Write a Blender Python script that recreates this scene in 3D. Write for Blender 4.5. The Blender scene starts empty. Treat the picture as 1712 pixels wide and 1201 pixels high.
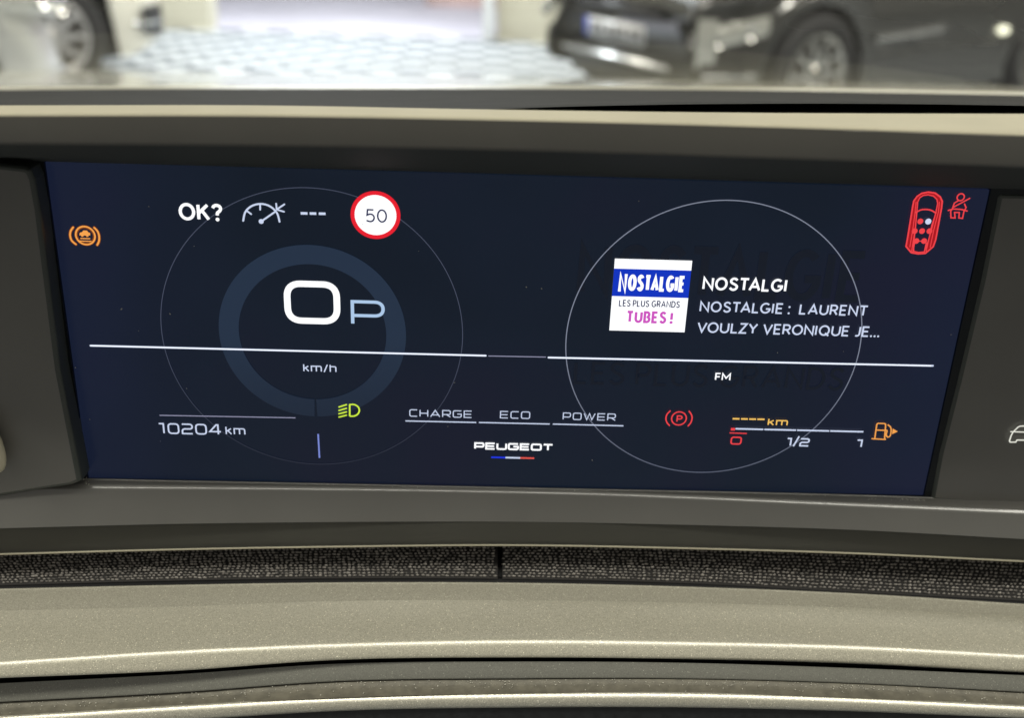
import bpy, bmesh, math, random
from mathutils import Vector, Matrix
random.seed(7)
PI = math.pi
scene = bpy.context.scene
C = scene.collection

# ------------------------------------------------------------------ camera
Z0 = 1.1075                       # height of the screen centre above the garage floor
F, CX, CY = 1852.8, 856.0, 600.5  # focal length and centre of a 1712 x 1201 picture
def rotm(a, b, c):
    ca, sa, cb, sb, cc, sc = math.cos(a), math.sin(a), math.cos(b), math.sin(b), math.cos(c), math.sin(c)
    Rx = Matrix(((1,0,0),(0,ca,-sa),(0,sa,ca))); Ry = Matrix(((cb,0,sb),(0,1,0),(-sb,0,cb))); Rz = Matrix(((cc,-sc,0),(sc,cc,0),(0,0,1)))
    return Rz @ Ry @ Rx
R = rotm(0.42067, -0.03415, 0.02474)
def w3(v): return Vector((v[0], v[2], -v[1]))
CAM = Vector((-0.01397, -0.33312, Z0 + 0.14249))
cam_d = bpy.data.cameras.new('camera'); cam = bpy.data.objects.new('camera', cam_d); C.objects.link(cam)
rt, dn, fw = w3(R[0]), w3(R[1]), w3(R[2])
M = Matrix.Identity(4)
for i in range(3):
    M[i][0] = rt[i]; M[i][1] = -dn[i]; M[i][2] = -fw[i]; M[i][3] = CAM[i]
cam.matrix_world = M
cam_d.sensor_width = 36; cam_d.lens = F / 1712 * 36
cam_d.clip_start = 0.01; cam_d.clip_end = 200
cam_d.dof.use_dof = True; cam_d.dof.focus_distance = 0.358; cam_d.dof.aperture_fstop = 9
scene.camera = cam

# ------------------------------------------------------------------ world, lamps, exposure
wd = bpy.data.worlds.new('World'); scene.world = wd; wd.use_nodes = True
bg = wd.node_tree.nodes['Background']; bg.inputs[0].default_value = (1.0, 0.96, 0.86, 1); bg.inputs[1].default_value = 0.31
scene.view_settings.view_transform = 'Standard'; scene.view_settings.look = 'None'
scene.view_settings.exposure = 0; scene.view_settings.gamma = 1
def area(name, loc, target, sx, sy, power, col):
    l = bpy.data.lights.new(name, 'AREA'); l.shape = 'RECTANGLE'; l.size = sx; l.size_y = sy; l.energy = power; l.color = col
    o = bpy.data.objects.new(name, l); C.objects.link(o); o.location = loc
    z = (Vector(loc) - Vector(target)).normalized(); y = z.cross(Vector((1,0,0))).normalized(); x = y.cross(z)
    o.rotation_euler = Matrix((x, y, z)).transposed().to_euler()
    return o
WARM = (1.0, 0.95, 0.845)
# ceiling lamps of the hall: one above the driver's head, a row above the parked cars
area('ceiling_lamp_light', (0.0, -0.58, 2.45), (0.0, -0.02, 1.1), 3.2, 0.24, 44, WARM)
for i, x in enumerate((-3.0, -0.6, 1.8, 3.2, 4.6)):
    area('tube_lamp_light', (x, 5.0, 3.1), (x, 5.02, 0), 0.14, 3.2, 82, WARM)
# daylight coming in at the open doorway
area('doorway_daylight', (-1.0, 7.95, 2.4), (-0.95, 7.6, 0), 2.0, 0.5, 210, (0.90, 0.95, 1.0))
area('outdoor_daylight', (-1.0, 9.5, 6.5), (-1.0, 11.0, 0), 5.0, 2.0, 150, (0.90, 0.95, 1.0))

# ------------------------------------------------------------------ helpers
def ray(px, py):
    d = R.transposed() @ Vector(((px - CX) / F, (py - CY) / F, 1.0))
    return w3(d)
def at(px, py, Y):
    """point of the world plane y = Y seen at pixel px, py"""
    d = ray(px, py); return CAM + d * ((Y - CAM.y) / d.y)
def uv(px, py):
    p = at(px, py, 0.0); return p.x, p.z - Z0
PX = 0.000193      # one picture pixel on the screen, metres

def lin(c):
    c /= 255.0
    return c / 12.92 if c <= 0.04045 else ((c + 0.055) / 1.055) ** 2.4
def rgb(r, g, b): return (lin(r), lin(g), lin(b), 1)

def mat(name, col=(0.5,0.5,0.5,1), rough=0.5, metal=0.0, coat=0.0, spec=0.5, noise=None, bump=None, emit=None, es=1.0):
    m = bpy.data.materials.new(name); m.use_nodes = True
    nt = m.node_tree; b = nt.nodes['Principled BSDF']
    b.inputs['Base Color'].default_value = col; b.inputs['Roughness'].default_value = rough
    b.inputs['Metallic'].default_value = metal; b.inputs['Coat Weight'].default_value = coat
    b.inputs['Specular IOR Level'].default_value = spec
    tc = nt.nodes.new('ShaderNodeTexCoord')
    if noise:                                   # (scale, amount): mottled colour
        n = nt.nodes.new('ShaderNodeTexNoise'); n.inputs['Scale'].default_value = noise[0]; n.inputs['Detail'].default_value = 6
        nt.links.new(tc.outputs['Object'], n.inputs['Vector'])
        r = nt.nodes.new('ShaderNodeValToRGB'); r.color_ramp.elements[0].position = 0.3; r.color_ramp.elements[1].position = 0.7
        a = noise[1]
        r.color_ramp.elements[0].color = (col[0]*(1-a), col[1]*(1-a), col[2]*(1-a), 1)
        r.color_ramp.elements[1].color = (col[0]*(1+a), col[1]*(1+a), col[2]*(1+a), 1)
        nt.links.new(n.outputs['Fac'], r.inputs['Fac']); nt.links.new(r.outputs['Color'], b.inputs['Base Color'])
    if bump:                                    # (scale, strength)
        n = nt.nodes.new('ShaderNodeTexNoise'); n.inputs['Scale'].default_value = bump[0]; n.inputs['Detail'].default_value = 3
        nt.links.new(tc.outputs['Object'], n.inputs['Vector'])
        bp = nt.nodes.new('ShaderNodeBump'); bp.inputs['Strength'].default_value = bump[1]; bp.inputs['Distance'].default_value = 0.0002
        nt.links.new(n.outputs['Fac'], bp.inputs['Height']); nt.links.new(bp.outputs['Normal'], b.inputs['Normal'])
    if emit:
        b.inputs['Emission Color'].default_value = emit; b.inputs['Emission Strength'].default_value = es
    return m
def em(name, r, g, b, s=1.0):
    """lit pixels of a display"""
    m = mat(name, (0.01,0.01,0.01,1), 0.4, spec=0.2, emit=rgb(r,g,b), es=s); return m

def link(name, me, m=None, parent=None, smooth=False):
    o = bpy.data.objects.new(name, me); C.objects.link(o)
    if m is not None:
        for k in (m if isinstance(m, (list, tuple)) else [m]): me.materials.append(k)
    if smooth:
        for p in me.polygons: p.use_smooth = True
    if parent is not None: o.parent = parent
    return o
def mesh(name, vs, fs, m=None, parent=None, smooth=False, mi=None):
    me = bpy.data.meshes.new(name); me.from_pydata([tuple(v) for v in vs], [], fs); me.update()
    o = link(name, me, m, parent, smooth)
    if mi:
        for p, k in zip(me.polygons, mi): p.material_index = k
    return o
def tag(o, label=None, cat=None, group=None, kind=None):
    if label: o['label'] = label
    if cat: o['category'] = cat
    if group: o['group'] = group
    if kind: o['kind'] = kind
    return o
def empty(name, loc=(0,0,0), rz=0.0):
    o = bpy.data.objects.new(name, None); C.objects.link(o); o.location = loc; o.rotation_euler = (0,0,rz); o.empty_display_size = 0.05
    return o

XA, XB, NN = -760, 2470, 120      # picture columns between which the long trim strips run on
def curve(pts):
    """Lagrange/piecewise smooth y(x) through the given points, linear beyond the ends"""
    pts = sorted(pts)
    xs = [p[0] for p in pts]; ys = [p[1] for p in pts]; n = len(xs)
    if n == 1: return lambda x: ys[0]
    d = [(ys[i+1]-ys[i])/(xs[i+1]-xs[i]) for i in range(n-1)]
    t = [d[0]] + [(d[i-1]*(xs[i+1]-xs[i]) + d[i]*(xs[i]-xs[i-1]))/(xs[i+1]-xs[i-1]) for i in range(1, n-1)] + [d[-1]]
    def f(x):
        if x <= xs[0]: return ys[0] + d[0]*(x-xs[0])
        if x >= xs[-1]: return ys[-1] + d[-1]*(x-xs[-1])
        for i in range(n-1):
            if x <= xs[i+1]: break
        h = xs[i+1]-xs[i]; s = (x-xs[i])/h
        return (2*s**3-3*s*s+1)*ys[i] + (s**3-2*s*s+s)*h*t[i] + (-2*s**3+3*s*s)*ys[i+1] + (s**3-s*s)*h*t[i+1]
    return f
def rows(lst, x0=XA, x1=XB, n=NN):
    """lst of (curve or offset from the previous curve, depth Y) -> list of rows of world points"""
    out = []
    for c, Y in lst:
        f = c; row = []
        for i in range(n+1):
            x = x0 + (x1-x0)*i/n
            y = f(x); yy = Y(x) if callable(Y) else Y
            row.append(at(x, y, yy))
        out.append(row)
    return out
def off(f, d): return lambda x: f(x) + d
def mid(f, g, t): return lambda x: f(x)*(1-t) + g(x)*t
def prof(c0, Y0, segs, x0=XA, x1=XB, n=NN):
    """section given by slopes: from the row at depth Y0 each next row is reached along a surface that comes
    towards the driver and falls by the angle given (0 = level shelf, 90 = upright face)"""
    out = [[] for _ in range(len(segs)+1)]
    for i in range(n+1):
        x = x0+(x1-x0)*i/n; p = at(x, c0(x), Y0(i) if callable(Y0) else Y0); out[0].append(p)
        for k, (c, ph) in enumerate(segs):
            d = ray(x, c(x)); co, si = math.cos(math.radians(ph)), math.sin(math.radians(ph))
            det = d.y*si - d.z*co
            s_ = ((p.y-CAM.y)*si - (p.z-CAM.z)*co)/det
            p = CAM + d*s_; out[k+1].append(p)
    return out
def catrom(rs, sub=4):
    """rows refined through a Catmull-Rom spline across the section: rounded, continuous profile"""
    out = []
    for i in range(len(rs)-1):
        a = rs[max(i-1,0)]; b = rs[i]; c = rs[i+1]; d = rs[min(i+2,len(rs)-1)]
        for k in range(sub):
            t = k/sub
            out.append([0.5*((2*q) + (r-p)*t + (2*p-5*q+4*r-s)*t*t + (-p+3*q-3*r+s)*t**3) for p,q,r,s in zip(a,b,c,d)])
    out.append(rs[-1]); return out
def strip(name, rs, m, parent, smooth=True, back=0.0):
    n = len(rs[0]); vs = [v for r in rs for v in r]; fs = []
    for j in range(len(rs)-1):
        for i in range(n-1):
            fs.append((j*n+i, (j+1)*n+i, (j+1)*n+i+1, j*n+i+1))
    o = mesh(name, vs, fs, m, parent, smooth)
    return o

# ------------------------------------------------------------------ materials
def flake_mat(name, col, rough, metal, scale=4600, amt=0.5, bump=0.2, sparkle=0.012, coat=0.9):
    m = mat(name, col, rough, metal, coat=coat); m.node_tree.nodes['Principled BSDF'].inputs['Coat Roughness'].default_value = 0.11; nt = m.node_tree; b = nt.nodes['Principled BSDF']
    tc = nt.nodes.new('ShaderNodeTexCoord')
    v = nt.nodes.new('ShaderNodeTexVoronoi'); v.inputs['Scale'].default_value = scale
    nt.links.new(tc.outputs['Object'], v.inputs['Vector'])
    n = nt.nodes.new('ShaderNodeTexNoise'); n.inputs['Scale'].default_value = scale*0.55; n.inputs['Detail'].default_value = 2
    nt.links.new(tc.outputs['Object'], n.inputs['Vector'])
    sx = nt.nodes.new('ShaderNodeSeparateColor'); nt.links.new(v.outputs['Color'], sx.inputs[0])
    mr = nt.nodes.new('ShaderNodeMapRange'); mr.inputs['From Min'].default_value = 0; mr.inputs['From Max'].default_value = 1
    mr.inputs['To Min'].default_value = 1-amt*0.5; mr.inputs['To Max'].default_value = 1+amt*0.5
    nt.links.new(sx.outputs[0], mr.inputs['Value'])
    gt = nt.nodes.new('ShaderNodeMath'); gt.operation = 'GREATER_THAN'; gt.inputs[1].default_value = 1-sparkle
    nt.links.new(sx.outputs[1], gt.inputs[0])
    mu = nt.nodes.new('ShaderNodeMath'); mu.operation = 'MULTIPLY_ADD'; mu.inputs[1].default_value = 1.2
    nt.links.new(gt.outputs[0], mu.inputs[0]); nt.links.new(mr.outputs[0], mu.inputs[2])
    vm = nt.nodes.new('ShaderNodeVectorMath'); vm.operation = 'SCALE'; vm.inputs[0].default_value = col[:3]
    nt.links.new(mu.outputs[0], vm.inputs['Scale']); nt.links.new(vm.outputs[0], b.inputs['Base Color'])
    bp = nt.nodes.new('ShaderNodeBump'); bp.inputs['Strength'].default_value = bump; bp.inputs['Distance'].default_value = 0.0002
    nt.links.new(n.outputs['Fac'], bp.inputs['Height']); nt.links.new(bp.outputs['Normal'], b.inputs['Normal'])
    return m
M_HOUS = mat('dark_satin_plastic', (0.075,0.072,0.064,1), 0.42, 0.0, noise=(35,0.06), bump=(900,0.10))
M_RIM  = mat('taupe_satin_trim', (0.46,0.43,0.33,1), 0.7, 0.0, spec=0.06, noise=(30,0.06))
M_PAD  = mat('soft_dash_pad', (0.036,0.036,0.035,1), 0.8, spec=0.08, noise=(60,0.12), bump=(1500,0.35))
M_LEDGE = flake_mat('champagne_metallic_paint', (0.46,0.438,0.350,1), 0.42, 0.25)
M_LEDGE2 = flake_mat('champagne_metallic_trim', (0.50,0.48,0.40,1), 0.34, 0.5, coat=.6)
M_SATIN = flake_mat('grey_satin_trim', (0.17,0.17,0.145,1), 0.42, 0.3, amt=0.35, sparkle=0.01)
M_BROWN = mat('dusty_brown_plastic', (0.13,0.12,0.09,1), 0.5, 0.1, noise=(300,0.25), bump=(1200,0.4))
M_BLACK = mat('black_rubber', (0.006,0.006,0.007,1), 0.55, spec=0.25)
M_GLOSS = mat('black_gloss_edge', (0.006,0.008,0.010,1), 0.25, spec=0.3)
M_PANEL = mat('grey_panel', (0.135,0.132,0.122,1), 0.34, spec=0.5, noise=(14,0.10), bump=(700,0.06))
M_PEDGE = mat('panel_edge', (0.045,0.052,0.047,1), 0.4)
M_DUST = mat('dust', (0.62,0.60,0.52,1), 0.8)

# ------------------------------------------------------------------ instrument display
disp = empty('instrument_display', (0, 0, Z0))
tag(disp, 'wide lit digital display with navy background in a dark hooded frame above the ledge', 'car display')
def P(o):                     # parent keeping world coordinates (display empty sits at 0,0,Z0)
    o.parent = disp; o.matrix_parent_inverse = Matrix.Translation((0,0,-Z0)); return o

# screen sheet: local frame x = u, z = v, origin at the screen centre
W2, H2 = 0.145, 0.0552
def screen_mat():
    m = bpy.data.materials.new('screen_backlight'); m.use_nodes = True; nt = m.node_tree; b = nt.nodes['Principled BSDF']
    b.inputs['Base Color'].default_value = (0.004,0.004,0.006,1); b.inputs['Roughness'].default_value = 0.22
    b.inputs['Specular IOR Level'].default_value = 0.25
    tc = nt.nodes.new('ShaderNodeTexCoord')
    n = nt.nodes.new('ShaderNodeTexNoise'); n.inputs['Scale'].default_value = 14; n.inputs['Detail'].default_value = 2
    nt.links.new(tc.outputs['Object'], n.inputs['Vector'])
    r = nt.nodes.new('ShaderNodeValToRGB'); e = r.color_ramp.elements
    e[0].position = 0.32; e[0].color = rgb(20,30,44); e[1].position = 0.70; e[1].color = rgb(27,31,50)
    k = e.new(0.5); k.color = rgb(23,33,49)
    nt.links.new(n.outputs['Fac'], r.inputs['Fac'])
    # backlight leaking in from the two ends of the panel
    sp = nt.nodes.new('ShaderNodeSeparateXYZ'); nt.links.new(tc.outputs['Object'], sp.inputs[0])
    ab = nt.nodes.new('ShaderNodeMath'); ab.operation = 'ABSOLUTE'; nt.links.new(sp.outputs['X'], ab.inputs[0])
    mr = nt.nodes.new('ShaderNodeMapRange'); mr.inputs['From Min'].default_value = 0.085; mr.inputs['From Max'].default_value = 0.16
    mr.interpolation_type = 'SMOOTHSTEP'; mr.inputs['To Max'].default_value = 0.36
    nt.links.new(ab.outputs[0], mr.inputs['Value'])
    mx = nt.nodes.new('ShaderNodeMix'); mx.data_type = 'RGBA'
    nt.links.new(mr.outputs[0], mx.inputs['Factor']); nt.links.new(r.outputs['Color'], mx.inputs['A']); mx.inputs['B'].default_value = rgb(32,38,74)
    nt.links.new(mx.outputs['Result'], b.inputs['Emission Color']); b.inputs['Emission Strength'].default_value = 0.70
    return m
screen = mesh('screen', [(-W2,0,-H2),(W2,0,-H2),(W2,0,H2),(-W2,0,H2),(-W2,0.004,-H2),(W2,0.004,-H2),(W2,0.004,H2),(-W2,0.004,H2)],
              [(0,1,2,3),(4,7,6,5),(0,4,5,1),(1,5,6,2),(2,6,7,3),(3,7,4,0)], screen_mat(), disp)

lay = [0]
def depth():                                   # every printed layer a hair in front of the last
    lay[0] += 1; return -0.00025 - 0.0000025*lay[0]
class Art:
    """flat lit graphics on the screen: polygons in screen coordinates"""
    def __init__(s): s.v = []; s.f = []; s.mi = []; s.mats = []
    def _m(s, m):
        if m not in s.mats: s.mats.append(m)
        return s.mats.index(m)
    def poly(s, pts, m, faces=None):
        y = depth(); b = len(s.v); k = s._m(m)
        s.v += [(p[0], y, p[1]) for p in pts]
        for f in (faces or [tuple(range(len(pts)))]): s.f.append(tuple(b+i for i in f)); s.mi.append(k)
    def ribbon(s, pts, w, m, closed=False, cap=True):
        q = [Vector(p) for p in pts]
        q = [q[0]] + [b for a, b in zip(q, q[1:]) if (b-a).length > 1e-7]
        if closed and (q[0]-q[-1]).length < 1e-7: q.pop()
        n = len(q); out = []; fs = []
        for i in range(n):
            if closed: a, c = q[i-1], q[(i+1)%n]
            else: a, c = q[max(i-1,0)], q[min(i+1,n-1)]
            d1 = (q[i]-a); d2 = (c-q[i])
            if d1.length < 1e-9: d1 = d2
            if d2.length < 1e-9: d2 = d1
            d1.normalize(); d2.normalize(); t = d1+d2
            if t.length < 1e-6: t = d1.copy()
            t.normalize(); nn = Vector((-t.y, t.x)); c_ = max(0.45, nn.dot(Vector((-d1.y, d1.x))))
            o = nn*(w/2/c_); out += [q[i]+o, q[i]-o]
        for i in range(n if closed else n-1):
            j = (i+1) % n; fs.append((2*i, 2*i+1, 2*j+1, 2*j))
        if cap and not closed:
            for e, o in ((0, q[0]-q[1]), (n-1, q[-1]-q[-2])):
                o.normalize(); t = Vector((-o.y, o.x)); b = len(out)
                arc = [q[e] + t*(w/2)*math.cos(a) + o*(w/2)*math.sin(a) for a in [PI*k/6 for k in range(7)]]
                out += arc; fs.append(tuple(range(b, b+7)))
        s.poly(out, m, fs)
    def line(s, pxs, wpx, m, closed=False, cap=True): s.ribbon([uv(*p) for p in pxs], wpx*PX, m, closed, cap)
    def disc(s, c, r, m, n=40): s.poly([(c[0]+r*math.cos(2*PI*i/n), c[1]+r*math.sin(2*PI*i/n)) for i in range(n)], m)
    def ring(s, c, r, w, m, n=140, a0=0, a1=360):
        full = abs(a1-a0) >= 360
        k = n if full else n+1
        pts = [(c[0]+r*math.cos(math.radians(a0+(a1-a0)*i/n)), c[1]+r*math.sin(math.radians(a0+(a1-a0)*i/n))) for i in range(k)]
        s.ribbon(pts, w, m, closed=full, cap=False)
    def build(s, name, parent=None):
        return mesh(name, s.v, s.f, s.mats, parent or screen, False, s.mi)
def spline(pts, n=8, closed=False):
    q = [Vector(p) for p in pts]; out = []; N = len(q)
    for i in range(N if closed else N-1):
        if closed: a,b,c,d = q[i-1], q[i], q[(i+1)%N], q[(i+2)%N]
        else: a,b,c,d = q[max(i-1,0)], q[i], q[i+1], q[min(i+2,N-1)]
        for k in range(n):
            t = k/n; out.append(0.5*((2*b)+(c-a)*t+(2*a-5*b+4*c-d)*t*t+(-a+3*b-3*c+d)*t**3))
    if not closed: out.append(q[-1])
    return out

# --- wide square lettering made of strokes
G = {
 '0': (1.15, [([(0,0,1),(1,0,1),(1,1,1),(0,1,1)], 1)]), 'O': (1.15, [([(0,0,1),(1,0,1),(1,1,1),(0,1,1)], 1)]),
 'P': (1.05, [([(0,0,0),(0,1,0),(1,1,1),(1,.36,1),(0,.36,0)], 0)]),
 'C': (1.05, [([(1,1,0),(0,1,1),(0,0,1),(1,0,0)], 0)]),
 'H': (1.1, [([(0,0,0),(0,1,0)],0),([(1,0,0),(1,1,0)],0),([(0,.5,0),(1,.5,0)],0)]),
 'A': (1.3, [([(0,0,0),(.5,1,0),(1,0,0)],0),([(.2,.28,0),(.8,.28,0)],0)]),
 'R': (1.1, [([(0,0,0),(0,1,0),(1,1,1),(1,.38,1),(0,.38,0)],0),([(.5,.38,0),(1,0,0)],0)]),
 'G': (1.15, [([(1,1,0),(0,1,1),(0,0,1),(1,0,1),(1,.5,0),(.5,.5,0)],0)]),
 'E': (1.05, [([(1,1,0),(0,1,0),(0,0,0),(1,0,0)],0),([(0,.5,0),(.94,.5,0)],0)]),
 'W': (1.6, [([(0,1,0),(.27,0,0),(.5,1,0),(.73,0,0),(1,1,0)],0)]),
 'U': (1.1, [([(0,1,0),(0,0,1),(1,0,1),(1,1,0)],0)]),
 'T': (1.1, [([(0,1,0),(1,1,0)],0),([(.5,1,0),(.5,0,0)],0)]),
 '1': (.62, [([(0,1,0),(.8,1,0),(.8,0,0)],0)]),
 '2': (1.15, [([(0,1,0),(1,1,1),(1,.5,1),(0,.5,1),(0,0,0),(1,0,0)],0)]),
 '4': (1.25, [([(.76,0,0),(.76,1,0),(.6,1,0),(0,.28,0),(1,.28,0)],0)]),
 'k': (.85, [([(0,0,0),(0,1.32,0)],0),([(.95,1,0),(.05,.48,0)],0),([(.35,.62,0),(1,0,0)],0)]),
 'm': (1.75, [([(0,0,0),(0,1,0),(1,1,1),(1,0,0)],0),([(.5,.95,0),(.5,0,0)],0)]),
 'h': (1.0, [([(0,0,0),(0,1.32,0)],0),([(0,1,0),(1,1,1),(1,0,0)],0)]),
 '/': (.6, [([(0,-.1,0),(1,1.35,0)],0)]),
}
def rounded(path, closed, rr):
    n = len(path); out = []
    for i, (x, y, r) in enumerate(path):
        p = Vector((x, y))
        if not r or (not closed and i in (0, n-1)): out.append(p); continue
        a = Vector(path[i-1][:2]); c = Vector(path[(i+1)%n][:2])
        da = a-p; dc = c-p; ra = min(rr, da.length*.5); rc = min(rr, dc.length*.5)
        A = p+da.normalized()*ra; B = p+dc.normalized()*rc
        for k in range(9):
            t = k/8; q = A*(1-t)**2 + p*2*t*(1-t) + B*t*t
            q = q*0.75 + (p + (A-p)*(1-math.sin(t*PI/2)) + (B-p)*(1-math.cos(t*PI/2)))*0.25
            out.append(q)
    return out
def sqtext(art, s, p0, p1, ptop, wpx, m, rr=0.3, gap=0.42):
    """p0/p1 pixels of the baseline's left/right end, ptop the pixel height of the letters' top at the left"""
    u0, v0 = uv(*p0); u1, v1 = uv(*p1); h = uv(p0[0], ptop)[1]-v0; w = wpx*PX
    v0 = v0 + w/2; h -= w; u0 += w/2; u1 -= w/2
    adv = []; x = 0
    for ch in s:
        if ch == ' ': x += 0.6; adv.append(None); continue
        adv.append(x); x += G[ch][0]+gap
    tot = x-gap; k = (u1-u0)/tot
    for ch, a in zip(s, adv):
        if a is None: continue
        gw, paths = G[ch]
        for path, cl in paths:
            # rounding happens in metric space so that corners stay round
            pp = [(u0+(a+x_*gw)*k, v0+y_*h, r) for x_, y_, r in path]
            art.ribbon(rounded(pp, cl, rr*h), w, m, closed=bool(cl), cap=False)
# --- plain sans lettering made of strokes
def arc(cx, cy, rx, ry, a0, a1, n=14): return [(cx+rx*math.cos(math.radians(a0+(a1-a0)*i/n)), cy+ry*math.sin(math.radians(a0+(a1-a0)*i/n))) for i in range(n+1)]
def spl(*p): return [tuple(v) for v in spline(p, 6)]
def oval(w): return ('closed', arc(w/2, .5, w/2, .5, 0, 360, 32)[:-1])
S_ = {
 'O': (.84, [oval(.84)]), '0': (.62, [oval(.62)]), 'Q': (.86, [oval(.84), [(.52,.22),(.84,-.08)]]),
 'G': (.80, [arc(.42,.5,.42,.5,48,335,26) + [(.80,.42),(.46,.42)]]),
 'C': (.76, [arc(.42,.5,.42,.5,48,312,26)]),
 'S': (.60, [spl((.56,.86),(.42,.98),(.24,1),(.07,.88),(.07,.69),(.22,.56),(.40,.47),(.56,.33),(.55,.14),(.38,.0),(.18,.01),(.01,.16))]),
 'N': (.72, [[(0,0),(0,1),(.72,0),(.72,1)]]), 'T': (.68, [[(0,1),(.68,1)],[(.34,1),(.34,0)]]),
 'A': (.80, [[(0,0),(.40,1),(.80,0)],[(.13,.31),(.67,.31)]]), 'L': (.50, [[(0,1),(0,0),(.50,0)]]), 'I': (.0, [[(0,0),(0,1)]]),
 'E': (.53, [[(.53,1),(0,1),(0,0),(.53,0)],[(0,.51),(.47,.51)]]), 'F': (.50, [[(.50,1),(0,1),(0,0)],[(0,.49),(.45,.49)]]),
 'U': (.68, [[(0,1)]+arc(.34,.34,.34,.34,180,360)+[(.68,1)]]),
 'R': (.60, [[(0,0),(0,1)]+arc(.31,.735,.25,.265,90,-90)+[(0,.47)],[(.30,.47),(.60,0)]]),
 'P': (.56, [[(0,0),(0,1)]+arc(.29,.725,.27,.275,90,-90)+[(0,.45)]]),
 'B': (.58, [('closed', [(0,0),(0,1)]+arc(.28,.76,.24,.24,90,-60)+arc(.29,.26,.28,.26,72,-90))]), 
 'D': (.70, [('closed', [(0,0),(0,1)]+arc(.26,.5,.44,.5,90,-90,20))]),
 'V': (.74, [[(0,1),(.37,0),(.74,1)]]), 'Z': (.62, [[(.02,1),(.60,1),(0,0),(.62,0)]]), 'Y': (.70, [[(0,1),(.35,.46),(.70,1)],[(.35,.46),(.35,0)]]),
 'J': (.40, [[(.40,1),(.40,.27)]+arc(.18,.27,.22,.27,-8,-125)]), 'K': (.62, [[(0,0),(0,1)],[(.58,1),(.03,.44)],[(.22,.62),(.62,0)]]),
 'M': (.86, [[(0,0),(0,1),(.43,.28),(.86,1),(.86,0)]]), '?': (.50, [spl((.0,.80),(.08,.94),(.25,1),(.43,.93),(.49,.76),(.41,.60),(.28,.48),(.25,.30)),'dot.25']),
 '!': (.0, [[(0,1),(0,.30)],'dot0']), '.': (.0, ['dot0']), ':': (.0, ['dot0','up']),
 '5': (.56, [[(.52,1),(.09,1),(.05,.54)]+spl((.05,.54),(.26,.63),(.46,.57),(.56,.36),(.49,.12),(.28,0),(.0,.09))]),
}
KERN = {'TA': -.17, 'ST': -.08, 'AL': -.03, 'LG': -.05, 'LZ': -.04, 'ZY': -.05, 'UL': .02, 'LA': .0, 'NT': -.04, 'VE': -.03, 'AU': -.03, 'RO': -.03, 'VO': -.08, 'TU': -.04}
def text(art, s, p0, p1, ptop, m, w=3.0, gap=.27, dx=0):
    """stroke lettering between two baseline pixels; w = stroke width in pixels"""
    u0, v0 = uv(*p0); u1, v1 = uv(*p1); h = uv(p0[0], ptop)[1]-v0; W_ = w*PX
    vb = (v0+v1)/2 + W_/2; hh = h - W_; u0 += W_/2; u1 -= W_/2
    x = 0; adv = []; pv_ = ''
    for ch in s:
        if ch == ' ': x += .34; adv.append(None); pv_ = ''; continue
        x += KERN.get(pv_+ch, 0); pv_ = ch; adv.append(x); x += S_[ch][0] + gap + (.05 if ch in 'I!:.' else 0)
    k = (u1-u0)/(x-gap - (.05 if s[-1] in 'I!:.' else 0))
    for ch, a_ in zip(s, adv):
        if a_ is None: continue
        for p in S_[ch][1]:
            if isinstance(p, str):
                cx = float(p[3:]) if p.startswith('dot') else 0; cy = 0 if p.startswith('dot') else .68
                art.disc((u0+(a_+cx)*k, vb+cy*hh+W_*.08), W_*.62, m, 12); continue
            cl = p[0] == 'closed'
            pts = p[1] if cl else p
            art.ribbon([(u0+(a_+q[0])*k, vb+q[1]*hh) for q in pts], W_, m, closed=cl, cap=False)

WHITE = em('lit_white', 250,252,255, 1.15); SOFT = em('lit_soft_white', 205,216,242); PALE = em('lit_pale_blue', 172,200,232)
LAV = em('lit_lavender', 150,150,178); THIN = em('lit_thin_ring', 70,76,95); THIN2 = em('lit_bright_ring', 128,134,152)
DIM = em('lit_dim_ring', 34,48,68)
def fade(m, lo, z0, z1):
    nt = m.node_tree; b = nt.nodes['Principled BSDF']; hi = tuple(b.inputs['Emission Color'].default_value)
    tc = nt.nodes.new('ShaderNodeTexCoord'); sp = nt.nodes.new('ShaderNodeSeparateXYZ'); mr = nt.nodes.new('ShaderNodeMapRange'); mx = nt.nodes.new('ShaderNodeMix'); mx.data_type = 'RGBA'
    nt.links.new(tc.outputs['Object'], sp.inputs[0]); nt.links.new(sp.outputs['Z'], mr.inputs['Value']); mr.inputs['From Min'].default_value = z0; mr.inputs['From Max'].default_value = z1
    nt.links.new(mr.outputs[0], mx.inputs['Factor']); mx.inputs['A'].default_value = rgb(*lo); mx.inputs['B'].default_value = hi; nt.links.new(mx.outputs['Result'], b.inputs['Emission Color'])
fade(DIM, (28,39,56), -.03, .0); fade(THIN, (44,48,62), -.045, .0); fade(THIN2, (92,98,116), -.05, .0); RED = em('lit_red', 240,66,72); DRED = em('lit_dark_red', 170,16,28); SRED = em('lit_sign_red', 232,28,46)
AMB = em('lit_amber', 246,164,78); DAMB = em('lit_dark_amber', 130,62,16); YEL = em('lit_yellow', 250,200,100); GRN = em('lit_green', 208,240,66)
BLU = em('lit_blue', 8,50,190); DBL = em('lit_violet_blue', 122,138,214); NAVY = em('ink_navy', 44,48,84); MAG = em('lit_magenta', 206,84,192)
GHOST = em('lit_ghost', 20,27,41, 0.74); FRED = em('lit_flag_red', 226,84,74); FBLU = em('lit_flag_blue', 28,52,226)

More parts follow.
